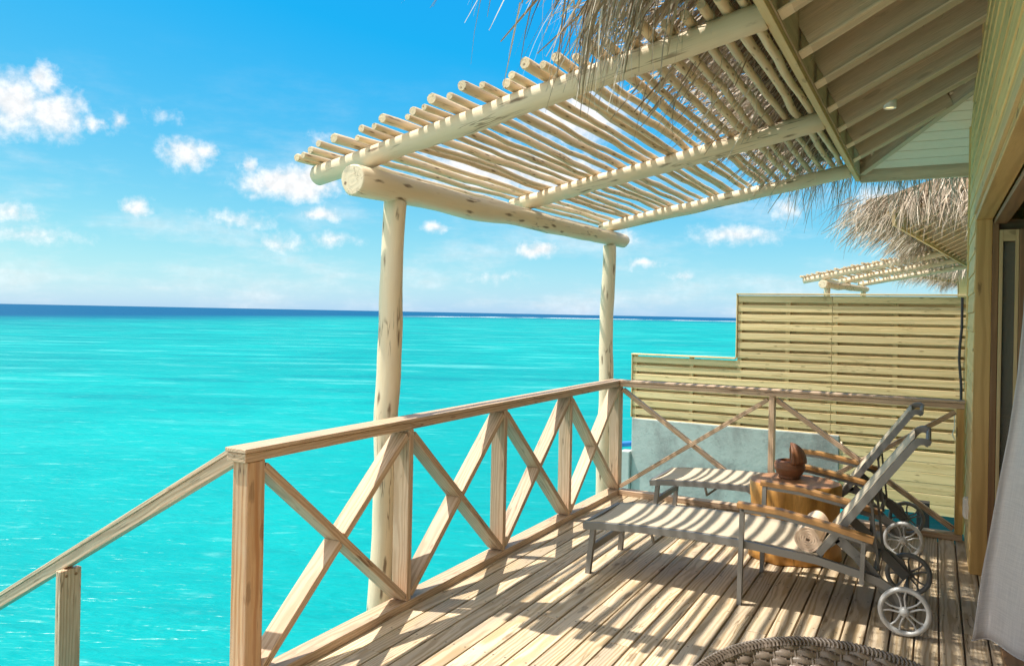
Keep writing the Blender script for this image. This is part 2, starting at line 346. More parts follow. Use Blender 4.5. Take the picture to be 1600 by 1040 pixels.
# ------------------------------------------------------------------ mesh helpers
def rv(s=1.0): return random.uniform(-s, s)
class MB:
    def __init__(s): s.v = []; s.f = []; s.wc = []; s.r = []; s.sm = []
    def add(s, verts, faces, wc, rnd, smooth=False):
        o = len(s.v); s.v += [tuple(p) for p in verts]; s.wc += [tuple(p) for p in wc]; s.r += [rnd]*len(verts)
        for f in faces: s.f.append(tuple(o+i for i in f)); s.sm.append(smooth)
    def board(s, a, b, wid, thk, side=(0, 0, 1), rnd=None, pith=None):
        """box from a to b; wid along 'side' (made perpendicular), thk along the third axis"""
        a, b = Vector(a), Vector(b); L = (b-a).length; x = (b-a).normalized()
        y = Vector(side); y = (y-x*y.dot(x)).normalized(); z = x.cross(y)
        rnd = random.random() if rnd is None else rnd
        po = (random.uniform(-.5, .5)*40, rv(.06) if pith is None else pith[0], random.uniform(.03, .09)*random.choice((1, -1)) if pith is None else pith[1])
        t1, t2 = rv(.02), rv(.02)
        vs, ws = [], []
        for i in (0, L):
            for j in (-wid/2, wid/2):
                for k in (-thk/2, thk/2):
                    vs.append(a+x*i+y*j+z*k); ws.append((i+po[0], j+po[1]+i*t1, k+po[2]+i*t2))
        s.add(vs, [(0, 1, 3, 2), (4, 6, 7, 5), (0, 4, 5, 1), (2, 3, 7, 6), (0, 2, 6, 4), (1, 5, 7, 3)], ws, rnd)
    def tube(s, pts, rad, n=10, caps=True, smooth=True, rnd=None, sq=None, wob=0.0):
        """sweep along pts; rad a number or list; sq=(w,h) gives a rectangular section"""
        pts = [Vector(p) for p in pts]; rnd = random.random() if rnd is None else rnd
        if not isinstance(rad, (list, tuple)): rad = [rad]*len(pts)
        t0 = (pts[1]-pts[0]).normalized()
        up_ = Vector((0, 0, 1)) if abs(t0.z) < .9 else Vector((0, 1, 0))
        y = (up_-t0*up_.dot(t0)).normalized()
        vs, ws = [], []; d_ = 0.0; po = random.uniform(-20, 20); ph = random.uniform(0, 50)
        if sq: n = 4
        for i, p in enumerate(pts):
            if i == 0: t_ = t0
            elif i == len(pts)-1: t_ = (pts[i]-pts[i-1]).normalized()
            else: t_ = ((pts[i+1]-p).normalized()+(p-pts[i-1]).normalized()).normalized()
            if i: d_ += (p-pts[i-1]).length
            y = (y-t_*y.dot(t_)).normalized(); z = t_.cross(y)
            for k in range(n):
                if sq:
                    cy, cz = ((-1, -1), (1, -1), (1, 1), (-1, 1))[k]; q = y*cy*sq[1]/2+z*cz*sq[0]/2; w_ = (cy*sq[1]/2, cz*sq[0]/2)
                else:
                    a_ = 2*math.pi*k/n; r_ = rad[i]
                    if wob: r_ *= 1+wob*mnoise.noise((math.cos(a_)*1.3+ph, math.sin(a_)*1.3, d_*3.0+ph))
                    q = y*math.cos(a_)*r_+z*math.sin(a_)*r_; w_ = (math.cos(a_)*r_, math.sin(a_)*r_)
                vs.append(p+q); ws.append((d_+po, w_[0]+.004, w_[1]+.003))
        fs = []
        for i in range(len(pts)-1):
            for k in range(n):
                k2 = (k+1) % n; fs.append((i*n+k, i*n+k2, (i+1)*n+k2, (i+1)*n+k))
        s.add(vs, fs, ws, rnd, smooth and not sq)
        if caps:
            for i in (0, len(pts)-1):
                ring = vs[i*n:(i+1)*n]; rw = ws[i*n:(i+1)*n]
                s.add(ring, [tuple(range(n))[::-1] if i == 0 else tuple(range(n))], rw, rnd)
    def grid(s, P, rnd=.5, smooth=True, wcf=None):
        nu, nv = len(P), len(P[0]); vs = [p for row in P for p in row]
        ws = [wcf(i, j) if wcf else tuple(P[i][j]) for i in range(nu) for j in range(nv)]
        fs = [(i*nv+j, (i+1)*nv+j, (i+1)*nv+j+1, i*nv+j+1) for i in range(nu-1) for j in range(nv-1)]
        s.add(vs, fs, ws, rnd, smooth)
    def lathe(s, prof, c, n=32, rnd=.5, axis='z', wob=None):
        vs, ws = [], []
        for (r_, h_) in prof:
            for k in range(n):
                a_ = 2*math.pi*k/n; rr = r_*(wob(a_, h_) if wob else 1)
                p = (math.cos(a_)*rr, math.sin(a_)*rr, h_)
                if axis == 'y': p = (p[0], p[2], p[1])
                vs.append(Vector(c)+Vector(p)); ws.append((h_, math.cos(a_)*rr, math.sin(a_)*rr))
        fs = [(i*n+k, i*n+(k+1) % n, (i+1)*n+(k+1) % n, (i+1)*n+k) for i in range(len(prof)-1) for k in range(n)]
        if axis == 'y': fs = [f[::-1] for f in fs]
        s.add(vs, fs, ws, rnd, True)
    def strand(s, p, d_, droop, L, wd, n=4, rnd=None, curl=0.0):
        """a narrow bent leaf ribbon"""
        rnd = random.random() if rnd is None else rnd
        p = Vector(p); d_ = Vector(d_).normalized(); sd_ = Vector((rv(), rv(), rv())); sd_ = (sd_-d_*sd_.dot(d_)).normalized()
        vs = []; cv = Vector((rv(curl), rv(curl), rv(curl)))
        for i in range(n+1):
            f = i/n; w_ = wd*(1-.75*f*f)*.5
            vs += [p-sd_*w_, p+sd_*w_]
            d_ = (d_+(Vector((0, 0, -droop))+cv)/n).normalized(); p = p+d_*(L/n)
        s.add(vs, [(2*i, 2*i+1, 2*i+3, 2*i+2) for i in range(n)], [(0, 0, 0)]*len(vs), rnd, False)
    def build(s, name, mat, parent=None, bevel=0.0, loc=None):
        me = bpy.data.meshes.new(name); me.from_pydata(s.v, [], s.f)
        a = me.attributes.new('wc', 'FLOAT_VECTOR', 'POINT'); a.data.foreach_set('vector', [c for p in s.wc for c in p])
        a = me.attributes.new('rnd', 'FLOAT', 'POINT'); a.data.foreach_set('value', s.r)
        me.polygons.foreach_set('use_smooth', s.sm)
        me.materials.append(mat if not isinstance(mat, str) else M[mat])
        me.update()
        o = bpy.data.objects.new(name, me); COL.objects.link(o)
        if loc is not None: o.location = loc
        if parent: o.parent = parent
        if bevel:
            bv = o.modifiers.new('bevel', 'BEVEL'); bv.width = bevel; bv.segments = 2; bv.limit_method = 'ANGLE'; bv.angle_limit = R(40)
        return o

def tag(o, label=None, cat=None, group=None, kind=None):
    if label: o['label'] = label
    if cat: o['category'] = cat
    if group: o['group'] = group
    if kind: o['kind'] = kind
    return o
def thing(name, label, cat, loc=(0, 0, 0), group=None):
    o = bpy.data.objects.new(name, None); COL.objects.link(o); o.location = loc; o.empty_display_size = .1
    return tag(o, label, cat, group)
def copy_tree(o, parent=None, skip=()):
    c = o.copy(); COL.objects.link(c); c.parent = parent
    for ch in list(o.children):
        if ch.name.split('.')[0] not in skip: copy_tree(ch, c, skip)
    return c

# ------------------------------------------------------------------ sea
SEA = -1.75
b = MB(); S_ = 60000
b.add([(-S_, -S_, SEA), (S_, -S_, SEA), (S_, S_, SEA), (-S_, S_, SEA)], [(0, 1, 2, 3)], [(0, 0, 0)]*4, .5)
tag(b.build('sea', 'sea'), kind='structure')

# ------------------------------------------------------------------ deck
b = MB(); pitch = .107; x = 2.447-pitch*25
while x < 3.4:
    y = 0.0-.001; x0, x1 = max(x+.004, -.1), x+pitch-.004
    if x1 > -.08:
        while y > -9:
            L = random.choice((2.4, 3.0, 3.6, 4.2))*random.uniform(.8, 1.0); y2 = max(y-L, -9)
            b.board(((x0+x1)/2, y2+.0015, -.015+rv(.001)), ((x0+x1)/2, y-.0015, -.015+rv(.001)), x1-x0, .03, (1, 0, 0)); y = y2
    x += pitch
tag(b.build('deck', 'deck', bevel=.004), kind='structure')
b = MB()
b.board((-.075, -9, -.13), (-.075, .0, -.13), .19, .05, (0, 0, 1)); b.board((-.05, -.03, -.13), (3.4, -.03, -.13), .19, .05, (0, 0, 1))
for yy in [-.6-.55*i for i in range(16)]: b.board((-.05, yy, -.14), (3.4, yy, -.14), .15, .05, (0, 0, 1))
for k in range(59): b.board((-.045, -.06-.151*k-.075, -.047), (3.4, -.06-.151*k-.075, -.047), .149, .022, (0, 1, 0))  # unseen close boards added under the deck to keep its gaps dark
for xx in (.15, 2.4):
    for yy in (-.35, -3.2, -6.2): b.tube([(xx, yy, -.04), (xx, yy, -4)], .11, 12)
tag(b.build('deck_substructure', 'rail'), kind='structure')

# ------------------------------------------------------------------ railings
def brace(name, a, c, fixed, axis, parent, o=0.0):
    mb = MB(); a3 = (fixed+o, a[0], a[1]) if axis == 'y' else (a[0], fixed+o, a[1]); c3 = (fixed+o, c[0], c[1]) if axis == 'y' else (c[0], fixed+o, c[1])
    side = (1, 0, 0) if axis == 'y' else (0, 1, 0)
    mb.board(a3, c3, .094, .036, side); return mb.build(name, 'rail', parent, .003)

RZ = 1.0
lr = thing('wooden_railing', 'long weathered wooden railing with four crossed bays along the open sea side of the deck', 'railing', (-.05, -2.1, 0))
lr_o = Vector((-.05, -2.1, 0))
def L_(p): return Vector(p)-lr_o
mb = MB(); mb.board(L_((-.055, -4.235, RZ-.038)), L_((-.055, .055, RZ-.038)), .106, .036, (1, 0, 0)); mb.build('top_rail', 'rail', lr, .003)
mb = MB(); mb.board(L_((-.055, -4.24, RZ-.009)), L_((-.055, .056, RZ-.009)), .118, .018, (1, 0, 0)); mb.build('rail_cap', 'rail', lr, .004)
mb = MB(); mb.board(L_((-.05, -4.1, .0225)), L_((-.05, 0, .0225)), .1, .043, (1, 0, 0)); mb.build('bottom_rail', 'rail', lr, .003)
mb = MB(); mb.board(L_((-.047, -4.172, -.2)), L_((-.047, -4.172, RZ-.057)), .092, .086, (0, 1, 0), rnd=.4); mb.build('post', 'rail_warm', lr, .004)
PY = [-3.112, -2.085, -1.06]
for yy in PY:
    mb = MB(); mb.board(L_((-.05, yy, .046)), L_((-.05, yy, RZ-.057)), .098, .038, (1, 0, 0)); mb.build('post', 'rail', lr, .003)
mb = MB(); mb.board(L_((-.047, -.0, .046)), L_((-.047, -.0, RZ-.057)), .092, .088, (0, 1, 0)); mb.build('post', 'rail', lr, .004)
ends = [-4.129]+PY+[-.044]
for i in range(4):
    y0 = ends[i]+(.02 if i else 0); y1 = ends[i+1]-(.02 if i < 3 else 0)
    za, zb = .07, RZ-.085
    mb = MB(); mb.board(L_((-.05, y0+.005, zb)), L_((-.05, y1-.01, za)), .096, .036, (1, 0, 0)); mb.build('brace', 'rail', lr, .003)
    # rising brace, in two lengths butted on the falling one
    A = Vector((-.05, y0+.005, za)); B = Vector((-.05, y1-.01, zb)); mid = (A+B)/2; dd = (B-A).normalized()*.021
    mb = MB(); r_ = random.random(); mb.board(L_(A), L_(mid-dd), .094, .036, (1, 0, 0), rnd=r_); mb.board(L_(mid+dd), L_(B), .094, .036, (1, 0, 0), rnd=r_); mb.build('brace', 'rail', lr, .003)

br = thing('wooden_railing', 'short wooden railing at the far end of the deck in front of the slatted fence', 'railing', (1.3, -.0, 0)); bo = Vector((1.3, 0, 0))
def B_(p): return Vector(p)-bo
mb = MB(); mb.board(B_((.0015, .0, RZ-.039)), B_((2.60, .0, RZ-.039)), .1, .036, (0, 1, 0)); mb.build('top_rail', 'rail', br, .003)
mb = MB(); mb.board(B_((.006, .0, RZ-.010)), B_((2.605, .0, RZ-.010)), .112, .018, (0, 1, 0)); mb.build('rail_cap', 'rail', br, .004)
mb = MB(); mb.board(B_((.002, .0, .0225)), B_((2.6, .0, .0225)), .095, .043, (0, 1, 0)); mb.build('bottom_rail', 'rail', br, .003)
mb = MB(); mb.board(B_((1.275, 0, .046)), B_((1.275, 0, RZ-.058)), .042, .09, (1, 0, 0)); mb.build('post', 'rail', br, .003)
mb = MB(); mb.board(B_((2.575, 0, .046)), B_((2.575, 0, RZ-.058)), .05, .09, (1, 0, 0)); mb.build('post', 'frame', br, .003)
for (x0, x1) in ((.002, 1.25), (1.298, 2.548)):
    mb = MB(); mb.board(B_((x0+.005, .02, RZ-.085)), B_((x1-.005, .02, .07)), .05, .036, (0, 1, 0)); mb.build('brace', 'rail', br, .003)
    mb = MB(); mb.board(B_((x0+.005, -.02, .07)), B_((x1-.005, -.02, RZ-.085)), .036, .034, (0, 1, 0)); mb.build('brace', 'rail', br, .003)

st = thing('stair_railing', 'sloping wooden handrail going down toward the water at the left corner', 'railing', (-.13, -4.17, 0)); s_o = Vector((-.13, -4.17, 0))
def S2(p): return Vector(p)-s_o
def hz(x, o=0): return .992+(x+.12)*.548+o
mb = MB(); mb.board(S2((-.118, -4.165, hz(-.118, -.045))), S2((-3.4, -4.165, hz(-3.4, -.045))), .05, .05, (0, 1, 0)); mb.build('handrail', 'rail', st, .003)
mb = MB(); mb.board(S2((-.115, -4.165, hz(-.115, -.006))), S2((-3.4, -4.165, hz(-3.4, -.006))), .062, .018, (0, 1, 0)); mb.build('rail_cap', 'rail', st, .003)
for xx in (-1.25, -2.9):
    mb = MB(); mb.board(S2((xx, -4.17, -2.6)), S2((xx, -4.17, hz(xx, -.082))), .036, .105, (1, 0, 0), rnd=.6); p_ = mb.build('post', 'rail', st, .003)
    for k in (-.022, .024):
        mb = MB(); mb.tube([S2((xx+.018, -4.17+k, hz(xx, -.11))), S2((xx+.021, -4.17+k, hz(xx, -.11)))], .007, 10); mb.build('bolt', 'frame_dark', p_)

# ------------------------------------------------------------------ pergola
pg = thing('log_pergola', 'pale log pergola with crooked sticks laid over three beams, shading the near deck', 'pergola', (0, 0, 0))
def logpath(a, c, n, amp):
    a, c = Vector(a), Vector(c); ph = random.uniform(0, 99); out = []
    t_ = (c-a).normalized(); u = t_.orthogonal().normalized(); v = t_.cross(u); L = (c-a).length
    for i in range(n+1):
        f = i/n; e = math.sin(math.pi*f)**.5 if 0 < f < 1 else 0
        out.append(a+(c-a)*f+(u*(mnoise.noise((f*L*1.4, ph, 0))+.45*mnoise.noise((f*L*4.2, ph, 7)))+v*(mnoise.noise((f*L*1.4, 0, ph))+.45*mnoise.noise((f*L*4.2, 7, ph))))*amp*e)
    return out
def log(name, a, c, r0, r1, amp=.012, wobr=.06, mat='log', seg=24, n=20, bev=True):
    P = logpath(a, c, seg, amp); ph = random.uniform(0, 99); L = (Vector(c)-Vector(a)).length
    rad = [(r0+(r1-r0)*i/seg)*(1+wobr*mnoise.noise((i/seg*L*2.2, ph, ph))) for i in range(seg+1)]
    if bev:
        d0 = (P[1]-P[0]).normalized(); P = [P[0]-d0*.0, P[0]+d0*.008]+P[1:-1]+[P[-1]-(P[-1]-P[-2]).normalized()*.008, P[-1]]
        rad = [rad[0]*.90, rad[0]]+rad[1:-1]+[rad[-1], rad[-1]*.90]
    mb = MB(); mb.tube(P, rad, n, wob=.10); return mb.build(name, mat, pg)
log('post', (-.2, -3.10, -.12), (-.205, -3.02, 2.17), .068, .062, .02)
log('post', (-.2, .11, -.12), (-.2, .15, 2.2), .066, .060, .02)
log('bearer', (-.2, -3.39, 2.228), (-.2, .50, 2.27), .078, .066, .014)
def bz(x): return 2.382+.19*(x+.2)
log('beam', (-.60, -3.22, bz(-.60)-.01), (1.795, -3.28, bz(1.795)), .054, .056, .012)
log('beam', (-.36, -1.42, bz(-.36)), (1.795, -1.46, bz(1.795)), .052, .058, .012)
log('beam', (-.32, .22, bz(-.32)), (1.795, .2, bz(1.795)-.02), .05, .056, .012)
SX = [(-.619, .0265), (-.562, .020), (-.494, .025), (-.396, .022), (-.305, .030), (-.221, .021), (-.126, .026), (-.058, .020), (.021, .030), (.123, .019), (.177, .027), (.249, .020),
      (.321, .031), (.403, .023), (.498, .033), (.575, .021), (.655, .028), (.720, .024), (.815, .034), (.873, .022), (.945, .029), (1.012, .022), (1.095, .033), (1.165, .023), (1.25, .027), (1.33, .030), (1.413, .026),
      (1.497, .028), (1.575, .025), (1.645, .029), (1.715, .026)]
for i, (sx, r_) in enumerate(SX):
    y0 = -3.385+rv(.05)-(.04 if r_ > .028 else 0); y1 = .36+rv(.05); x1 = sx+rv(.025)
    log('pole', (sx, y0, bz(sx)+.055+r_*.76), (x1, y1, bz(x1)+.053+r_*.76), min(r_, .030)*.84, r_*.70, .019, .13, 'pole', 36, 10)

# ------------------------------------------------------------------ villa
def build_villa():
    v = thing('thatched_villa', 'olive clad villa with open sliding door and raftered eave right of the deck', 'building', (0, 0, 0))
    WX, FX = 2.622, 1.82
    sl_ = .53
    # lap siding: far panel, above the door and beyond the camera
    mb = MB(); hgt = .125
    def siding(y0, y1, z0, z1):
        z = z0
        while z < z1-.01:
            h = min(hgt, z1-z)
            mb.board((WX+.004, y0, z+h/2), (WX+.004, y1, z+h/2), h-.003, .018, (.05, 0, 1)); z += h
        mb.board((WX+.04, y0, (z0+z1)/2), (WX+.04, y1, (z0+z1)/2), z1-z0, .03, (0, 0, 1))
    siding(-.80, .17, 0, 3.28); siding(-4.6, -.80, 2.24, 3.28); siding(-8, -4.6, 0, 3.28)
    mb.build('wall', 'siding', v, .002)
    mb = MB(); mb.board((WX-.002, .19, 0), (WX-.002, .19, 3.2), .03, .028, (1, 0, 0), rnd=.9); mb.build('corner_strip', 'siding', v, .003)
    mb = MB()
    mb.board((WX+.05, .185, 1.5), (8, .185, 1.5), 3.0, .04, (0, 0, 1)); mb.board((WX+.05, -7.98, 1.5), (8, -7.98, 1.5), 3.0, .04, (0, 0, 1)); mb.board((8.0, -8, 1.5), (8.0, .2, 1.5), 3.0, .04, (0, 0, 1))
    mb.build('side_wall', 'siding', v)
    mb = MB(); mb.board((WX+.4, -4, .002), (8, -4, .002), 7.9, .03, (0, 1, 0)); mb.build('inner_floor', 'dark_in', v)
    # roof carpentry
    def rz(x, o=0): return 2.742+sl_*(x-FX)+o
    hd = .22
    k = 0
    y = -7.9
    for y in [-.11-.526*i for i in range(15)]:
        xe = min(WX+.02, FX+(.55-y)-.03)
        a = Vector((FX+.027, y, rz(FX+.027)+hd/2+.008)); c = Vector((xe, y, rz(xe)+hd/2+.008))
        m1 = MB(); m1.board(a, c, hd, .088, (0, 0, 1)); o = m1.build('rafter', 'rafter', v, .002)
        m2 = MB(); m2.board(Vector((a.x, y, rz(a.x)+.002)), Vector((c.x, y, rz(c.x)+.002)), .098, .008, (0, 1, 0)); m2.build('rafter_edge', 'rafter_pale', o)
    # hip rafter
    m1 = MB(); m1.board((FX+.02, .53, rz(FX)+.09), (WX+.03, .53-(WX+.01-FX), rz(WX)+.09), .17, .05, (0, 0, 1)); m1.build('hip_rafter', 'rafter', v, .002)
    # soffit boards above the rafters and white boards of the far hip
    m1 = MB()
    for i in range(8):
        x0 = FX+i*.105; m1.board((x0+.052, -8, rz(x0+.052)+hd+.03), (x0+.052, .53-(x0-FX), rz(x0+.052)+hd+.03), .112, .016, Vector((1, 0, sl_)))
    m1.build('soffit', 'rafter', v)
    m1 = MB()
    for i in range(11):
        y0 = .56-i*.09; zz = rz(FX)+sl_*(.56-y0)
        m1.board((FX+(.56-y0)+.02, y0-.045, zz+.09), (4.6, y0-.045, zz+.09), .097, .014, Vector((0, -1, sl_)))
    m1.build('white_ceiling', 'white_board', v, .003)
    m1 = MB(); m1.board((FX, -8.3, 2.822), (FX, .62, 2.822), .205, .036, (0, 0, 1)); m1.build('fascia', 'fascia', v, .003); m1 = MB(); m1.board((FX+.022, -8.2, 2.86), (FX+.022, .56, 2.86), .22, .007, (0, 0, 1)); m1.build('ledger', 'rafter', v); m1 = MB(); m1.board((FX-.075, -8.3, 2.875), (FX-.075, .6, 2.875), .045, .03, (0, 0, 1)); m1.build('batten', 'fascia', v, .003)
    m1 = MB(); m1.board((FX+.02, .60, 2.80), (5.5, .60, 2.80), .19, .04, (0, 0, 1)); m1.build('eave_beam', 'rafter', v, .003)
    # door: casing, jambs, head, threshold, stacked sliding leaf
    dj = MB()
    dj.board((WX+.042, -.82, 0), (WX+.042, -.82, 2.2), .088, .036, (1, 0, 0), rnd=.6)
    dj.board((WX+.042, -4.6, 0), (WX+.042, -4.6, 2.2), .088, .036, (1, 0, 0), rnd=.6)
    dj.board((WX+.042, -4.62, 2.218), (WX+.042, -.80, 2.218), .088, .036, (1, 0, 0), rnd=.5)
    dc = dj.build('door_frame', 'frame', v, .003)
    dj = MB(); dj.board((WX-.008, -4.7, 2.262), (WX-.008, -.80, 2.262), .05, .016, (0, 0, 1), rnd=.9); dj.build('door_head_trim', 'fascia', v, .002)
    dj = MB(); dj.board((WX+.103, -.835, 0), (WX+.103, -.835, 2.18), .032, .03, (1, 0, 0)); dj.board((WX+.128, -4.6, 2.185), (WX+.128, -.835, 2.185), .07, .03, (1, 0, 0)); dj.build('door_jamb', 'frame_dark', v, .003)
    dj = MB(); dj.board((WX+.18, -4.6, .018), (WX+.18, -.86, .018), .2, .03, (1, 0, 0)); dj.build('threshold', 'frame_dark', v, .004)
    # folded door leaf standing square to the wall, its glazed face toward the opening
    yl = -.86; xa, xb = WX+.122, WX+.222
    lf = MB(); lf.board((xa+.009, yl, .05), (xa+.009, yl, 2.13), .018, .035, (1, 0, 0), rnd=.9); lf.board((xb-.009, yl, .05), (xb-.009, yl, 2.13), .018, .035, (1, 0, 0), rnd=.9)
    lf.board((xa+.018, yl, 2.095), (xb-.018, yl, 2.095), .07, .033, (0, 0, 1), rnd=.8); lf.board((xa+.018, yl, .10), (xb-.018, yl, .10), .10, .033, (0, 0, 1), rnd=.8)
    leaf = lf.build('folding_door', 'fascia', v, .002)
    gl = MB(); gl.board((xa+.018, yl+.006, 1.1), (xb-.018, yl+.006, 1.1), 1.91, .008, (0, 0, 1)); gl.build('pane', 'glass', leaf)
    lf = MB(); lf.board((xb+.024, yl-.01, .05), (xb+.024, yl-.01, 2.13), .044, .05, (1, 0, 0)); lf.board((xb+.075, yl+.02, .05), (xb+.075, yl+.02, 2.13), .05, .03, (1, 0, 0)); lf.build('door_stop', 'frame_dark', v, .003)
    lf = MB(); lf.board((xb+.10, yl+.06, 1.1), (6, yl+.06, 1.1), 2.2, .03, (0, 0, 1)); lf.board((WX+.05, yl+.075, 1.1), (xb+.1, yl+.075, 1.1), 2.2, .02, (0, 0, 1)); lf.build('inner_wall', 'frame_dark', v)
    # thatch: sloping base slabs, strands over them, hanging fringes
    ex, ez = 1.50, 2.905            # lower edge of the slab on the sea side
    yf, yn = .86, -8.5              # far and near eaves
    rx = 5.6; run = rx-1.82
    def top(x): return 2.975+.19*(x-1.82) if x < 1.82 else 2.975+sl_*(x-1.82)
    ridge = top(rx)
    yr1, yr2 = .6-run, -8.3+run
    tb = MB()
    def slab(q, th):
        n_ = len(q); vs = [Vector(p) for p in q]+[Vector(p)+Vector((0, 0, th)) for p in q]
        fs = [tuple(range(n_))[::-1], tuple(range(n_, 2*n_))]+[(i, (i+1) % n_, n_+(i+1) % n_, n_+i) for i in range(n_)]
        tb.add(vs, fs, vs, .5)
    T_ = .14
    slab([(ex, yn+.2, top(ex)), (1.82, yn+.25, top(1.82)), (1.82, .6, top(1.82)), (ex, .68, top(ex))], T_)
    slab([(1.8205, -8.3, top(1.82)), (rx, yr2, ridge), (rx, yr1, ridge), (1.8205, .6, top(1.82))], T_)
    slab([(1.83, .6, top(1.82)), (rx, yr1, ridge), (9.38, .6, top(1.82))], T_)
    slab([(1.83, -8.3, top(1.82)), (9.38, -8.3, top(1.82)), (rx, yr2, ridge)], T_)
    slab([(rx+.001, yr2, ridge), (9.38, -8.29, top(1.82)), (9.38, .59, top(1.82)), (rx+.001, yr1, ridge)], T_)
    slab([(1.8, .603, top(1.82)), (9.0, .603, top(1.82)), (9.0, .80, top(1.82)-.04), (1.7, .80, top(1.82)-.04)], T_-.02)
    tb.build('thatch_base', 'thatch_base', v)
    ts = MB(); rng = random.Random(3)
    def clump(): return .5+.5*mnoise.noise((rng.uniform(0, 99), 0, 0))
    def tone(px, py):
        return min(1, max(0, .5+.45*mnoise.noise((px*2.3, py*2.3, 4))+rng.uniform(-.38, .38)))
    # sea-side eave
    for i in range(5200):
        y = rng.uniform(yn-.1, .95); dens_ = mnoise.noise((y*2.2, 5, 0))
        if rng.random() > .70+.6*dens_: continue
        if -3.42 < y < .45:
            x0 = rng.uniform(1.25, 1.75); L = rng.uniform(.2, .5); z0 = top(x0)+rng.uniform(-.0, .13)
            poke = rng.random() < .12 and dens_ > -.1
            if poke: ts.strand((x0-.12, y, z0-.06), (-.35+rng.uniform(-.3, .3), rng.uniform(-.5, .4), -.9), .4, rng.uniform(.2, .42), .006, 4, tone(x0, y), .5)
            else: ts.strand((x0, y, z0), (-1, rng.uniform(-.8, .8), -.14+rng.uniform(-.03, .25)), .16, L, .008, 4, tone(x0, y), .2)
        else:
            if rng.random() < (.935 if y > -4.15 else .982): continue
            x0 = rng.uniform(1.24, 1.6); L0 = rng.uniform(.24, .5)+.2*max(0, dens_); dz0 = rng.uniform(-.5, .1); dy0 = rng.uniform(-.45, .45); dr0 = 1.0+rng.uniform(-.4, 1.3); tn = tone(x0, y)
            for q in range(rng.randint(3, 8)):
                ts.strand((x0+rng.uniform(-.03, .03), y+rng.uniform(-.035, .035), top(x0)+rng.uniform(-.05, .1)), (-.9, dy0+rng.uniform(-.14, .14), dz0+rng.uniform(-.1, .1)), dr0+rng.uniform(-.3, .3), L0*rng.uniform(.6, 1.15), rng.uniform(.005, .010), 5, min(1, max(0, tn+rng.uniform(-.25, .25))), .3)
    for i in range(150):      # loose dense tuft in front of the nearest beam
        y = -3.68+rng.gauss(0, .12); x0 = 1.36+rng.gauss(0, .11)
        if y > -3.45: continue
        ts.strand((x0, y, top(x0)+rng.uniform(-.08, .1)), (-.35, rng.uniform(-.5, .5), -.6), 1.5+rng.uniform(-.4, 1), rng.uniform(.25, .55), rng.uniform(.005, .010), 5, tone(x0*3, y*3), .4)
    # far and near eaves
    for (ye, sgn) in ((.80, 1), (-8.45, -1)):
        for i in range(3600):
            x0 = rng.uniform(1.35, 8.6); dens_ = mnoise.noise((x0*2.5, 9*sgn, 0))
            if rng.random() > .75+.6*dens_: continue
            ts.strand((x0, ye-sgn*rng.uniform(-.05, .12), 2.93+rng.uniform(-.08, .18)), (rng.uniform(-.5, .5)-(.5 if x0 < 1.9 else 0), sgn*.8, -.3+rng.uniform(-.3, .3)), 1.1+rng.uniform(-.4, 1.2), rng.uniform(.25, .55)+(.12 if x0 < 2 else 0), .007, 5, tone(x0, ye), .5)
    # roof slopes
    for i in range(13000):
        s_ = rng.random(); f = rng.random()**1.3
        if s_ < .55:
            x0 = 1.7+f*(rx-1.7); ya_ = -8.3+f*run; yb_ = .6-f*run; y0 = rng.uniform(ya_, yb_)
            p, d__ = (x0, y0, top(x0)+T_+.01), (-1, rng.uniform(-.2, .2), -.40)
        else:
            near = rng.random() < .7; zz = f*run; x0 = rng.uniform(1.82+zz, 9.38-zz)
            y0 = (-8.3+zz) if near else (.6-zz)
            p, d__ = (x0, y0, 2.975+sl_*zz+T_+.01), (rng.uniform(-.2, .2), -1 if near else 1, -.40)
        ts.strand(p, d__, .35+rng.uniform(-.2, .4), rng.uniform(.5, .95), .021, 4, tone(p[0], p[1]), .25)
    ts.build('thatch', 'thatch', v)
    return v
villa = build_villa()

# lamp on a rafter
lp = thing('ceiling_spotlight', 'small white cylinder spotlight with warm lens under the raftered eave', 'lamp', (2.14, -1.15, 2.945))
mb = MB(); mb.lathe([(.0, .0), (.036, .0), (.036, -.075), (.031, -.075), (.031, -.068)], (0, 0, 0), 24); mb.build('lamp_body', 'white_plastic', lp)
mb = MB(); mb.lathe([(.0, -.066), (.0305, -.066), (.0305, -.0655)], (0, 0, 0), 24); mb.build('lens', 'lens', lp)

# ------------------------------------------------------------------ neighbouring villas
def place(src, loc, rz, label, group=None, skip=()):
    c = copy_tree(src, None, skip); c.location = loc; c.rotation_euler = (0, 0, R(rz)); c['label'] = label
    if group: c['group'] = group
    return c
GV = 'thatched villas along the water'; GP = 'log pergolas of the villas'
villa['group'] = GV; pg['group'] = GP
place(villa, (1.15, 12.5, 0), -7, 'neighbouring villa whose shaggy thatched eave shows above the slatted fence', GV)
for (loc_, rz_) in (((1.15, 12.5, 0), -7), ((2.3, 25.2, 0), -14)):
    dk = bpy.data.objects['deck'].copy(); COL.objects.link(dk); dk.location = loc_; dk.rotation_euler = (0, 0, R(rz_))
place(pg, (1.15, 12.5, 0), -7, 'small distant log pergola seen above the top of the slatted fence', GP)
place(villa, (2.3, 25.2, 0), -14, 'farthest villa, only a corner of its thatch showing behind the neighbouring one', GV)

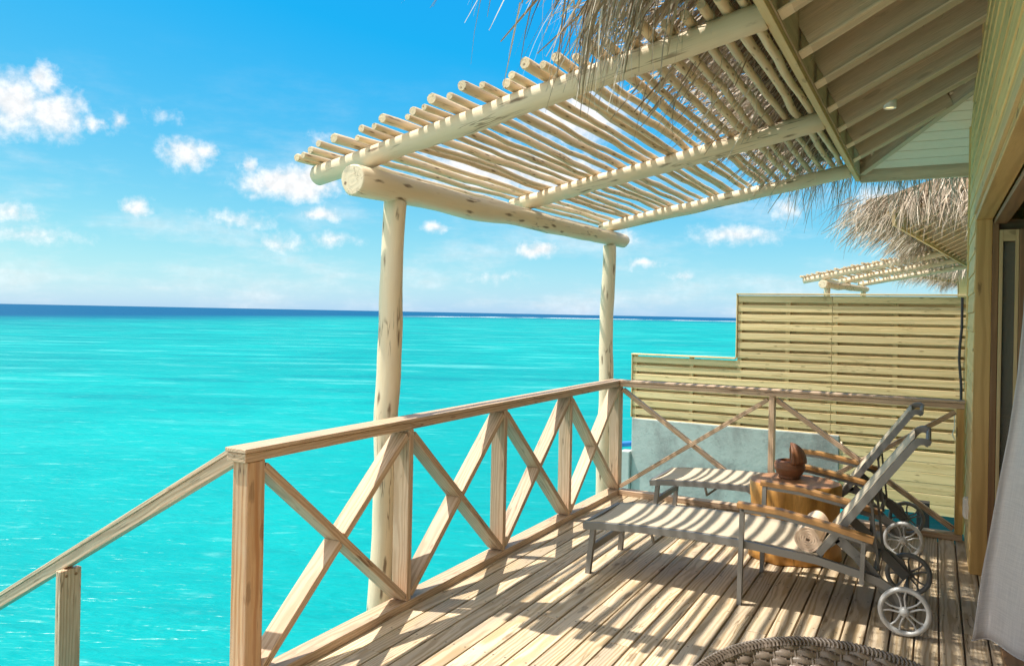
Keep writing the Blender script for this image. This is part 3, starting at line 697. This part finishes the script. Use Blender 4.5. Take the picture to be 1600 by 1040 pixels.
# ------------------------------------------------------------------ privacy fence
FY = 2.2
fn = thing('privacy_fence', 'stepped yellowish slatted timber fence beyond the far railing', 'fence', (1, FY, 0)); fo = Vector((1, FY, 0))
mb = MB(); z = 1.805; pit = .1015
while z > -.25:
    h = .071 if z > .33 else .0985
    xl = -.685 if z < 1.10 else .51
    if z < .36: xl = 1.565
    for (xa, xb) in ((xl, 1.47), (1.473, 3.4)):
        if xb > xa: mb.board(Vector((xa, FY+rv(.001), z-h/2))-fo, Vector((xb, FY+rv(.001), z-h/2))-fo, h, .02, (0, 0, 1))
    z -= pit
mb.build('slats', 'fence', fn, .003)
mb = MB(); z = 1.805-.0505
while z > .25:
    xl = -.66 if z < 1.05 else .53
    if z < .40: xl = 1.58
    mb.board(Vector((xl, FY+.068, z-.039))-fo, Vector((3.4, FY+.068, z-.039))-fo, .080, .02, (0, 0, 1)); z -= pit
mb.build('back_slats', 'fence', fn)
for (xx, za, zb) in ((-.665, .385, 1.11), (.0, .385, 1.11), (.53, .385, 1.80), (1.03, .385, 1.8), (1.46, -.2, 1.8), (1.5, -.2, 1.8), (2.06, -.2, 1.8), (2.6, -.2, 1.8)):
    mb = MB(); mb.board(Vector((xx, FY+.032, za))-fo, Vector((xx, FY+.032, zb))-fo, .045, .042, (1, 0, 0)); mb.build('batten', 'fence', fn)
mb = MB(); mb.board(Vector((-.70, FY+.01, 1.118))-fo, Vector((.49, FY+.01, 1.118))-fo, .09, .016, (0, 1, 0)); mb.board(Vector((.492, FY+.01, 1.822))-fo, Vector((3.4, FY+.01, 1.822))-fo, .09, .016, (0, 1, 0)); mb.build('fence_cap', 'fence', fn, .002)
mb = MB(); mb.board(Vector((-.692, FY+.0, .385))-fo, Vector((-.692, FY+.0, 1.109))-fo, .05, .012, (0, 1, 0)); mb.build('fence_edge', 'fence', fn, .002)
mb = MB(); mb.board(Vector((.5, FY, 1.127))-fo, Vector((.5, FY, 1.813))-fo, .05, .012, (0, 1, 0)); mb.build('fence_edge', 'fence', fn, .002)

gw = thing('plaster_wall', 'low stained grey plaster wall under the slatted fence', 'wall', (.4, FY, 0)); go = Vector((.4, FY, 0))
mb = MB(); mb.board(Vector((-.68, FY+.03, -.95))-go, Vector((1.56, FY+.03, -.95))-go, 2.65, .12, (0, 0, 1)); mb.build('wall_face', 'plaster', gw, .01)
mb = MB(); mb.board(Vector((-.80, FY-.0, -.76))-go, Vector((-.682, FY-.0, -.76))-go, 1.5, .16, (0, 0, 1)); mb.build('wall_ledge', 'plaster', gw, .01)
pl = MB(); pl.board((-.90, FY+.13, .025), (-.705, FY+.13, .055), .05, .16, (0, 0, 1)); tag(pl.build('pool_edge', 'bluetile', None, .01), 'deep blue pool edge peeking past the left end of the grey plaster wall', 'pool edge')
ps = MB(); ps.board((2.34, 1.2, -2.5), (2.34, 1.2, .0), .1, .1, (1, 0, 0)); tag(ps.build('dark_pile', 'black', None, .004), 'short black pile in the water between the far railing and the fence', 'pile')

# cable and small fittings by the wall
mb = MB(); mb.tube([(2.632, FY-.035, 1.80), (2.632, FY-.035, 1.5), (2.618, FY-.035, 1.32), (2.615, FY-.035, 1.2), (2.635, FY-.035, .95), (2.64, FY-.035, .5)], .012, 8); tag(mb.build('cable', 'black'), 'dark cable hanging down the slatted fence beside the villa corner', 'cable')
mb = MB(); mb.tube([(2.548, .40, .86), (2.55, .40, .76), (2.535, .40, .70), (2.555, .40, .66)], .004, 6); mb.tube([(2.548, .40, .86), (2.60, .40, .88)], .004, 6); tag(mb.build('wire_hook', 'white_plastic'), 'thin bent pale wire hanging beside the end post of the far railing', 'wire')
bx_ = thing('outlet_box', 'small white outlet box low on the golden door post', 'outlet', (2.606, -.50, .34))
mb = MB(); mb.board((-.0, -.05, 0), (-.0, .05, 0), .13, .03, (0, 0, 1)); mb.build('box', 'white_plastic', bx_, .006)
mb = MB(); mb.board((-.017, -.042, 0), (-.017, .042, 0), .11, .006, (0, 0, 1)); mb.build('cover', 'white_plastic', bx_, .002)

# ------------------------------------------------------------------ sun loungers
def make_lounger():
    r = thing('sun_lounger', 'nearer grey sun lounger holding a rolled tan towel', 'sun lounger', (.55, -1.80, 0), 'grey sun loungers on the deck')
    rail = [(0, .283), (.10, .297), (.35, .315), (.65, .326), (.95, .324), (1.33, .298), (1.55, .258), (1.64, .235)]
    fr = MB()
    for s in (-1, 1):
        fr.tube([(x_, s*.285, z_) for x_, z_ in rail], .02, sq=(.026, .040))
        fr.tube([(1.62, s*.287, .245), (1.70, s*.287, .20), (1.74, s*.287, .125)], .018, sq=(.024, .04))
    fr.tube([(.012, -.272, .288), (.012, .272, .288)], .02, sq=(.024, .046)); fr.tube([(1.33, -.272, .285), (1.33, .272, .285)], .014, 8); fr.tube([(1.60, -.272, .25), (1.60, .272, .25)], .014, 8)
    fr.tube([(.42, -.27, .30), (.43, -.25, .235), (.44, .25, .235), (.45, .27, .30)], .009, 8)
    fr.build('frame', 'metal', r)
    for s in (-1, 1):
        lg = MB(); lg.tube([(.055, s*.262, .275), (.03, s*.275, 0)], .02, sq=(.03, .034)); lg.build('leg', 'metal', r)
    cb = MB(); cb.tube([(.044, -.258, .15), (.044, .258, .15)], .018, sq=(.022, .04)); cb.build('cross_bar', 'metal', r)
    # seat sling
    import bisect
    def zr(x_):
        for (a, za), (c, zc) in zip(rail, rail[1:]):
            if a <= x_ <= c: return za+(zc-za)*(x_-a)/(c-a)
        return rail[-1][1]
    g = [[(x_, y_, zr(x_)+.0235-.012*(1-(y_/.27)**2)) for y_ in [-.272+.544*j/8 for j in range(9)]] for x_ in [.004+1.33*i/24 for i in range(25)]]
    sg = MB(); sg.grid(g, .5, True, lambda i, j: (i*.055, j*.068, 0)); so_ = sg.build('seat_sling', 'sling', r)
    sm_ = so_.modifiers.new('solid', 'SOLIDIFY'); sm_.thickness = .004
    # backrest
    bk = MB(); B0 = Vector((1.335, 0, .325)); B1 = Vector((1.775, 0, .945)); dd = (B1-B0).normalized(); nn = Vector((-dd.z, 0, dd.x))
    for s in (-1, 1):
        arc = [B1+dd*(.042*math.sin(q_))-nn*(.042*(1-math.cos(q_)))+Vector((0, s*(.262-.004*q_), 0)) for q_ in [math.pi*.56*k_/6 for k_ in range(7)]]
        bk.tube([B0+Vector((0, s*.262, 0))]+arc, .02, sq=(.026, .034))
    bk.tube([B1+dd*.041-nn*.044+Vector((0, -.25, 0)), B1+dd*.041-nn*.044+Vector((0, .25, 0))], .013, 8); bk.tube([B0+dd*.015+Vector((0, -.25, 0)), B0+dd*.015+Vector((0, .25, 0))], .014, 8)
    bf = bk.build('backrest_frame', 'metal', r)
    g = [[tuple(B0+dd*(.02+.745*i/12)+nn*(.0225-.014*(1-(y_/.25)**2))+Vector((0, y_, 0))) for y_ in [-.25+.5*j/8 for j in range(9)]] for i in range(13)]
    # close over the bent top
    sg = MB(); sg.grid(g, .5, True, lambda i, j: (i*.066, j*.0625, 3)); so_ = sg.build('back_sling', 'sling', r)
    sm_ = so_.modifiers.new('solid', 'SOLIDIFY'); sm_.thickness = .004
    # strut behind the backrest
    sp = MB()
    for s in (-1, 1): sp.tube([B0+dd*.38-nn*.03+Vector((0, s*.20, 0)), (1.62, s*.20, .27)], .009, sq=(.012, .025))
    sp.tube([B0+dd*.38-nn*.03+Vector((0, -.21, 0)), B0+dd*.38-nn*.03+Vector((0, .21, 0))], .009, 8)
    sp.build('back_support', 'metal_dark', r)
    for s in (-1, 1):
        ar = MB(); ar.tube([(.925, s*.325, .545), (1.15, s*.325, .535), (1.40, s*.325, .495), (1.60, s*.325, .452)], .02, sq=(.058, .030)); a_ = ar.build('armrest', 'teak', r, .006)
        ab = MB(); ab.tube([(.945, s*.322, .52), (1.15, s*.322, .509), (1.40, s*.322, .469), (1.575, s*.322, .432)], .012, sq=(.022, .020)); ab.tube([(1.555, s*.322, .44), (1.548, s*.322, .225)], .016, sq=(.022, .036)); ab.build('arm_bracket', 'metal', a_)
        al = MB(); al.tube([(.948, s*.316, .528), (.94, s*.316, .0)], .016, sq=(.024, .034)); al.build('leg', 'metal', r)
        # perforated wheel plate
        wp = MB(); wp.tube([(1.43, s*.262, .42), (1.52, s*.262, .345), (1.64, s*.262, .215), (1.74, s*.262, .12)], .012, sq=(.012, .052)); wp.tube([(1.43, s*.262, .42), (1.36, s*.262, .36)], .01, sq=(.012, .03)); wp.tube([(1.60, s*.270, .23), (1.52, s*.270, .345)], .01, sq=(.01, .022)); wp.build('wheel_bracket', 'metal_dark', r)
        # wheel
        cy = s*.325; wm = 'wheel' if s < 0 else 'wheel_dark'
        wh = MB(); pr = []
        for k in range(13):
            a2 = 2*math.pi*k/12; pr.append((.108+.0135*math.cos(a2), .017*math.sin(a2)))
        wh.lathe(pr, (1.745, cy, .1235), 40, axis='y')
        wo_ = wh.build('wheel', wm, r)
        hb = MB(); hb.lathe([(0, -.026), (.012, -.025), (.022, -.018), (.024, .0), (.022, .018), (.0, .022)], (1.745, cy, .1235), 20, axis='y'); hb.build('hub', wm, wo_)
        sk = MB()
        for k in range(5):
            a0 = 2*math.pi*k/5+.5
            for q in (-1, 1):
                sk.tube([(1.745+math.cos(a0+q*da)*rr, cy, .1235+math.sin(a0+q*da)*rr) for rr, da in ((.018, .55), (.045, .22), (.07, .17), (.10, .24))], [.0065, .0055, .005, .0055], 8)
        sk.build('spokes', wm, wo_)
    ax = MB(); ax.tube([(1.745, -.31, .1235), (1.745, .31, .1235)], .009, 8); ax.build('axle', 'metal_dark', r)
    return r
l1 = make_lounger()
l2 = copy_tree(l1); l2.location = (.50, -.40, 0); l2['label'] = 'farther grey sun lounger between the log table and the far railing'

# rolled towel
tw = thing('rolled_towel', 'rolled tan towel lying against the backrest of the nearer lounger', 'towel', (1.825, -1.80, .388))
mb = MB(); spi = []
turns = 5; N_ = 130
for i in range(N_+1):
    a_ = 2*math.pi*turns*i/N_; r_ = .008+.058*i/N_+.002*math.sin(a_*3+i*.2); spi.append((math.cos(a_)*r_, math.sin(a_)*r_))
g = [[(px, y_, pz) for (px, pz) in spi] for y_ in (-.24, -.233, -.1, .05, .17, .176)]
mb.grid(g, .5, True, lambda i, j: (i*.1, j*.02, 0)); o = mb.build('towel_roll', 'towel', tw)
sm_ = o.modifiers.new('solid', 'SOLIDIFY'); sm_.thickness = .0113; sm_.offset = 0
bv_ = o.modifiers.new('bevel', 'BEVEL'); bv_.width = .003; bv_.segments = 2

# ------------------------------------------------------------------ log side table, bowl
stp = thing('log_table', 'glossy golden tree stump table standing between the two loungers', 'side table', (1.60, -1.05, 0))
def swob(a, h): return 1+.05*math.sin(2*a+.6)+.035*math.sin(3*a+1.2)+.02*math.sin(7*a)-.10*max(0, math.cos(a+1.45))**40-.06*max(0, math.cos(a-.3+2.6))**40-.09*max(0, math.cos(a+.75))**60-.05*max(0, math.cos(a+1.95))**60
prof = [(.265, 0), (.28, .012)]+[(.28-.018*math.sin(math.pi*k/10), .012+.47*k/10) for k in range(1, 10)]+[(.275, .482), (.266, .495)]
mb = MB(); mb.lathe(prof, (0, 0, 0), 96, wob=swob); mb.build('trunk', 'stump_side', stp)
mb = MB(); mb.lathe([(.266, .4952), (.25, .497), (.12, .4975), (.001, .4975)], (0, 0, 0), 96, wob=swob); mb.build('table_top', 'stump_top', stp)

bw = thing('carved_bowl', 'brown carved lidded bowl with upright curved flap on the stump table', 'bowl', (1.565, -.98, .4985))
mb = MB(); mb.lathe([(.0, .0), (.062, .0), (.072, .006), (.066, .014), (.080, .03), (.098, .06), (.101, .082), (.095, .086), (.097, .092), (.093, .105), (.080, .116), (.066, .119), (.060, .114), (.064, .09), (.05, .06), (.0, .05)], (0, 0, 0), 40); mb.build('bowl_body', 'bowl', bw)
g = []
for i in range(13):
    ph_ = R(88)*i/12
    g.append([(math.cos(ph_)*math.cos(th_)*.093, math.cos(ph_)*math.sin(th_)*.093, .108+math.sin(ph_)*.112) for th_ in [R(-88+176*j/20) for j in range(21)]])
mb = MB(); mb.grid(g, .5, True, lambda i, j: (i*.01, j*.02, .03)); o = mb.build('bowl_flap', 'bowl', bw); o.rotation_euler = (0, 0, R(12))
sm_ = o.modifiers.new('solid', 'SOLIDIFY'); sm_.thickness = .016; sm_.offset = -1

# ------------------------------------------------------------------ curtain
cu = thing('curtain', 'grey linen curtain billowing out of the open sliding door', 'curtain', (2.62, -2.15, 0))
NU, NV = 44, 46; g = []
for i in range(NU+1):
    h_ = 2.12*i/NU
    KX = [(0, 2.575), (.32, 2.612), (.55, 2.648), (.8, 2.684), (1.0, 2.716), (1.28, 2.750), (1.58, 2.772), (2.2, 2.79)]
    for (ha, xa), (hb, xb) in zip(KX, KX[1:]):
        if ha <= h_ <= hb: xl = xa+(xb-xa)*(h_-ha)/(hb-ha); break
    row = []
    for j in range(NV+1):
        f = j/NV; sp_ = .75-.2*min(1, h_/2)
        amp = .13*(1-.45*h_/2.12)
        yy = -2.08+.10*f+amp*math.sin(f*15+.8*math.sin(h_*1.6)+.4)*(.35+.65*min(1, f*3))+.03*math.sin(f*6+h_*2)-.10*(1-min(1, h_/.9))*math.sin(f*4.2)
        xx = xl+f*sp_+.012*math.cos(f*15+h_)
        zz = .022+h_+(.02*math.sin(f*7)-.02*f)*(1-h_/2.12)
        row.append((xx-2.62, yy+2.15, max(.012, zz)))
    g.append(row)
mb = MB(); mb.grid(g, .5, True, lambda i, j: (i*.048, j*.03, 0)); o = mb.build('cloth', 'curtain', cu)
sm_ = o.modifiers.new('solid', 'SOLIDIFY'); sm_.thickness = .003
mb = MB(); mb.tube([g[0][j] for j in range(NV+1)], .0045, 6); mb.build('hem', 'curtain', cu)

# ------------------------------------------------------------------ wicker tub chair
wk = thing('wicker_chair', 'round woven grey rattan tub chair at the lower edge of the photo', 'chair', (2.26, -4.775, 0))
rad_ = .328
def tub(a, h):          # a: angle from the back (+), h: height; returns a point of the inner wall
    dip = .10*(1-math.cos(a))*.5
    return dip
fx, fy = -.20, .98      # direction of the back
def pt(a, z_, off=0.0):
    ca, sa = math.cos(a), math.sin(a); dxx, dyy = fx*ca+fy*sa, fy*ca-fx*sa
    r_ = rad_+off-.85*max(0, ztop(a)-z_); return Vector((dxx*r_, dyy*r_, z_))
A0, A1 = R(-125), R(125)
def ztop(a): return .795-.10*(1-math.cos(a))*.5
mb = MB(); npole = 104; rows = 18; pitch_ = .0128
for k in range(rows):                      # flat weft strands, over two stakes and under two, stepping round each row
    bands = [[], [], [], []]
    for i in range(npole*4+1):
        u_ = i/4; a_ = A0+(A1-A0)*i/(npole*4)
        ph = ((u_+k) % 4)/4*2*math.pi
        zc = ztop(a_)-.013-k*pitch_+.0024*math.sin(ph+.9); o_ = -.0042*math.sin(ph)
        for q, (dz_, do_) in enumerate(((-.0066, .002), (-.003, -.0018), (.003, -.0018), (.0066, .002))): bands[q].append(pt(a_, zc+dz_, o_+do_))
    sd_ = random.uniform(0, 9)
    mb.grid(bands, random.random(), True, lambda i, j: (j*.006+sd_, i*.004, sd_))
o = mb.build('weave', 'rattan', wk); sm_ = o.modifiers.new('solid', 'SOLIDIFY'); sm_.thickness = .002
mb = MB()
for i in range(npole+1):
    a_ = A0+(A1-A0)*i/npole; mb.tube([pt(a_, ztop(a_)-.004), pt(a_, ztop(a_)-.1), pt(a_, ztop(a_)-.2), pt(a_, ztop(a_)-.24)], .0035, 6)
mb.build('stakes', 'rattan', wk)
mb = MB(); NR = 150
for i in range(NR):                        # wrapped rim
    a_ = A0+(A1-A0)*i/(NR-1); a2_ = a_+(A1-A0)*1.6/(NR-1); zt = ztop(a_)
    mb.tube([pt(a_, zt-.009, .007), pt(a_, zt-.001, .007), pt((a_+a2_)/2, zt+.004, 0), pt(a2_, zt-.001, -.006), pt(a2_, zt-.009, -.006)], .0036, 6, rnd=random.random())
mb.tube([pt(A0+(A1-A0)*i/60, ztop(A0+(A1-A0)*i/60)-.004) for i in range(61)], .005, 8, rnd=.1)
mb.build('rim', 'rattan', wk)
g = [[pt(A0+(A1-A0)*i/60, ztop(A0+(A1-A0)*i/60)-.012-.225*j/6, .012) for j in range(7)] for i in range(61)]
mb = MB(); mb.grid(g, .0); mb.build('backing', 'rattan', wk)
mb = MB(); mb.lathe([(.0, .50), (.10, .50), (.125, .51), (.12, .53), (.0, .54)], (0, 0, 0), 40); mb.build('seat', 'sling', wk)
mb = MB(); mb.lathe([(.13, .52), (.20, .2), (.27, .02), (.25, .02), (.0, .02)], (0, 0, 0), 40); mb.build('base', 'rattan', wk)
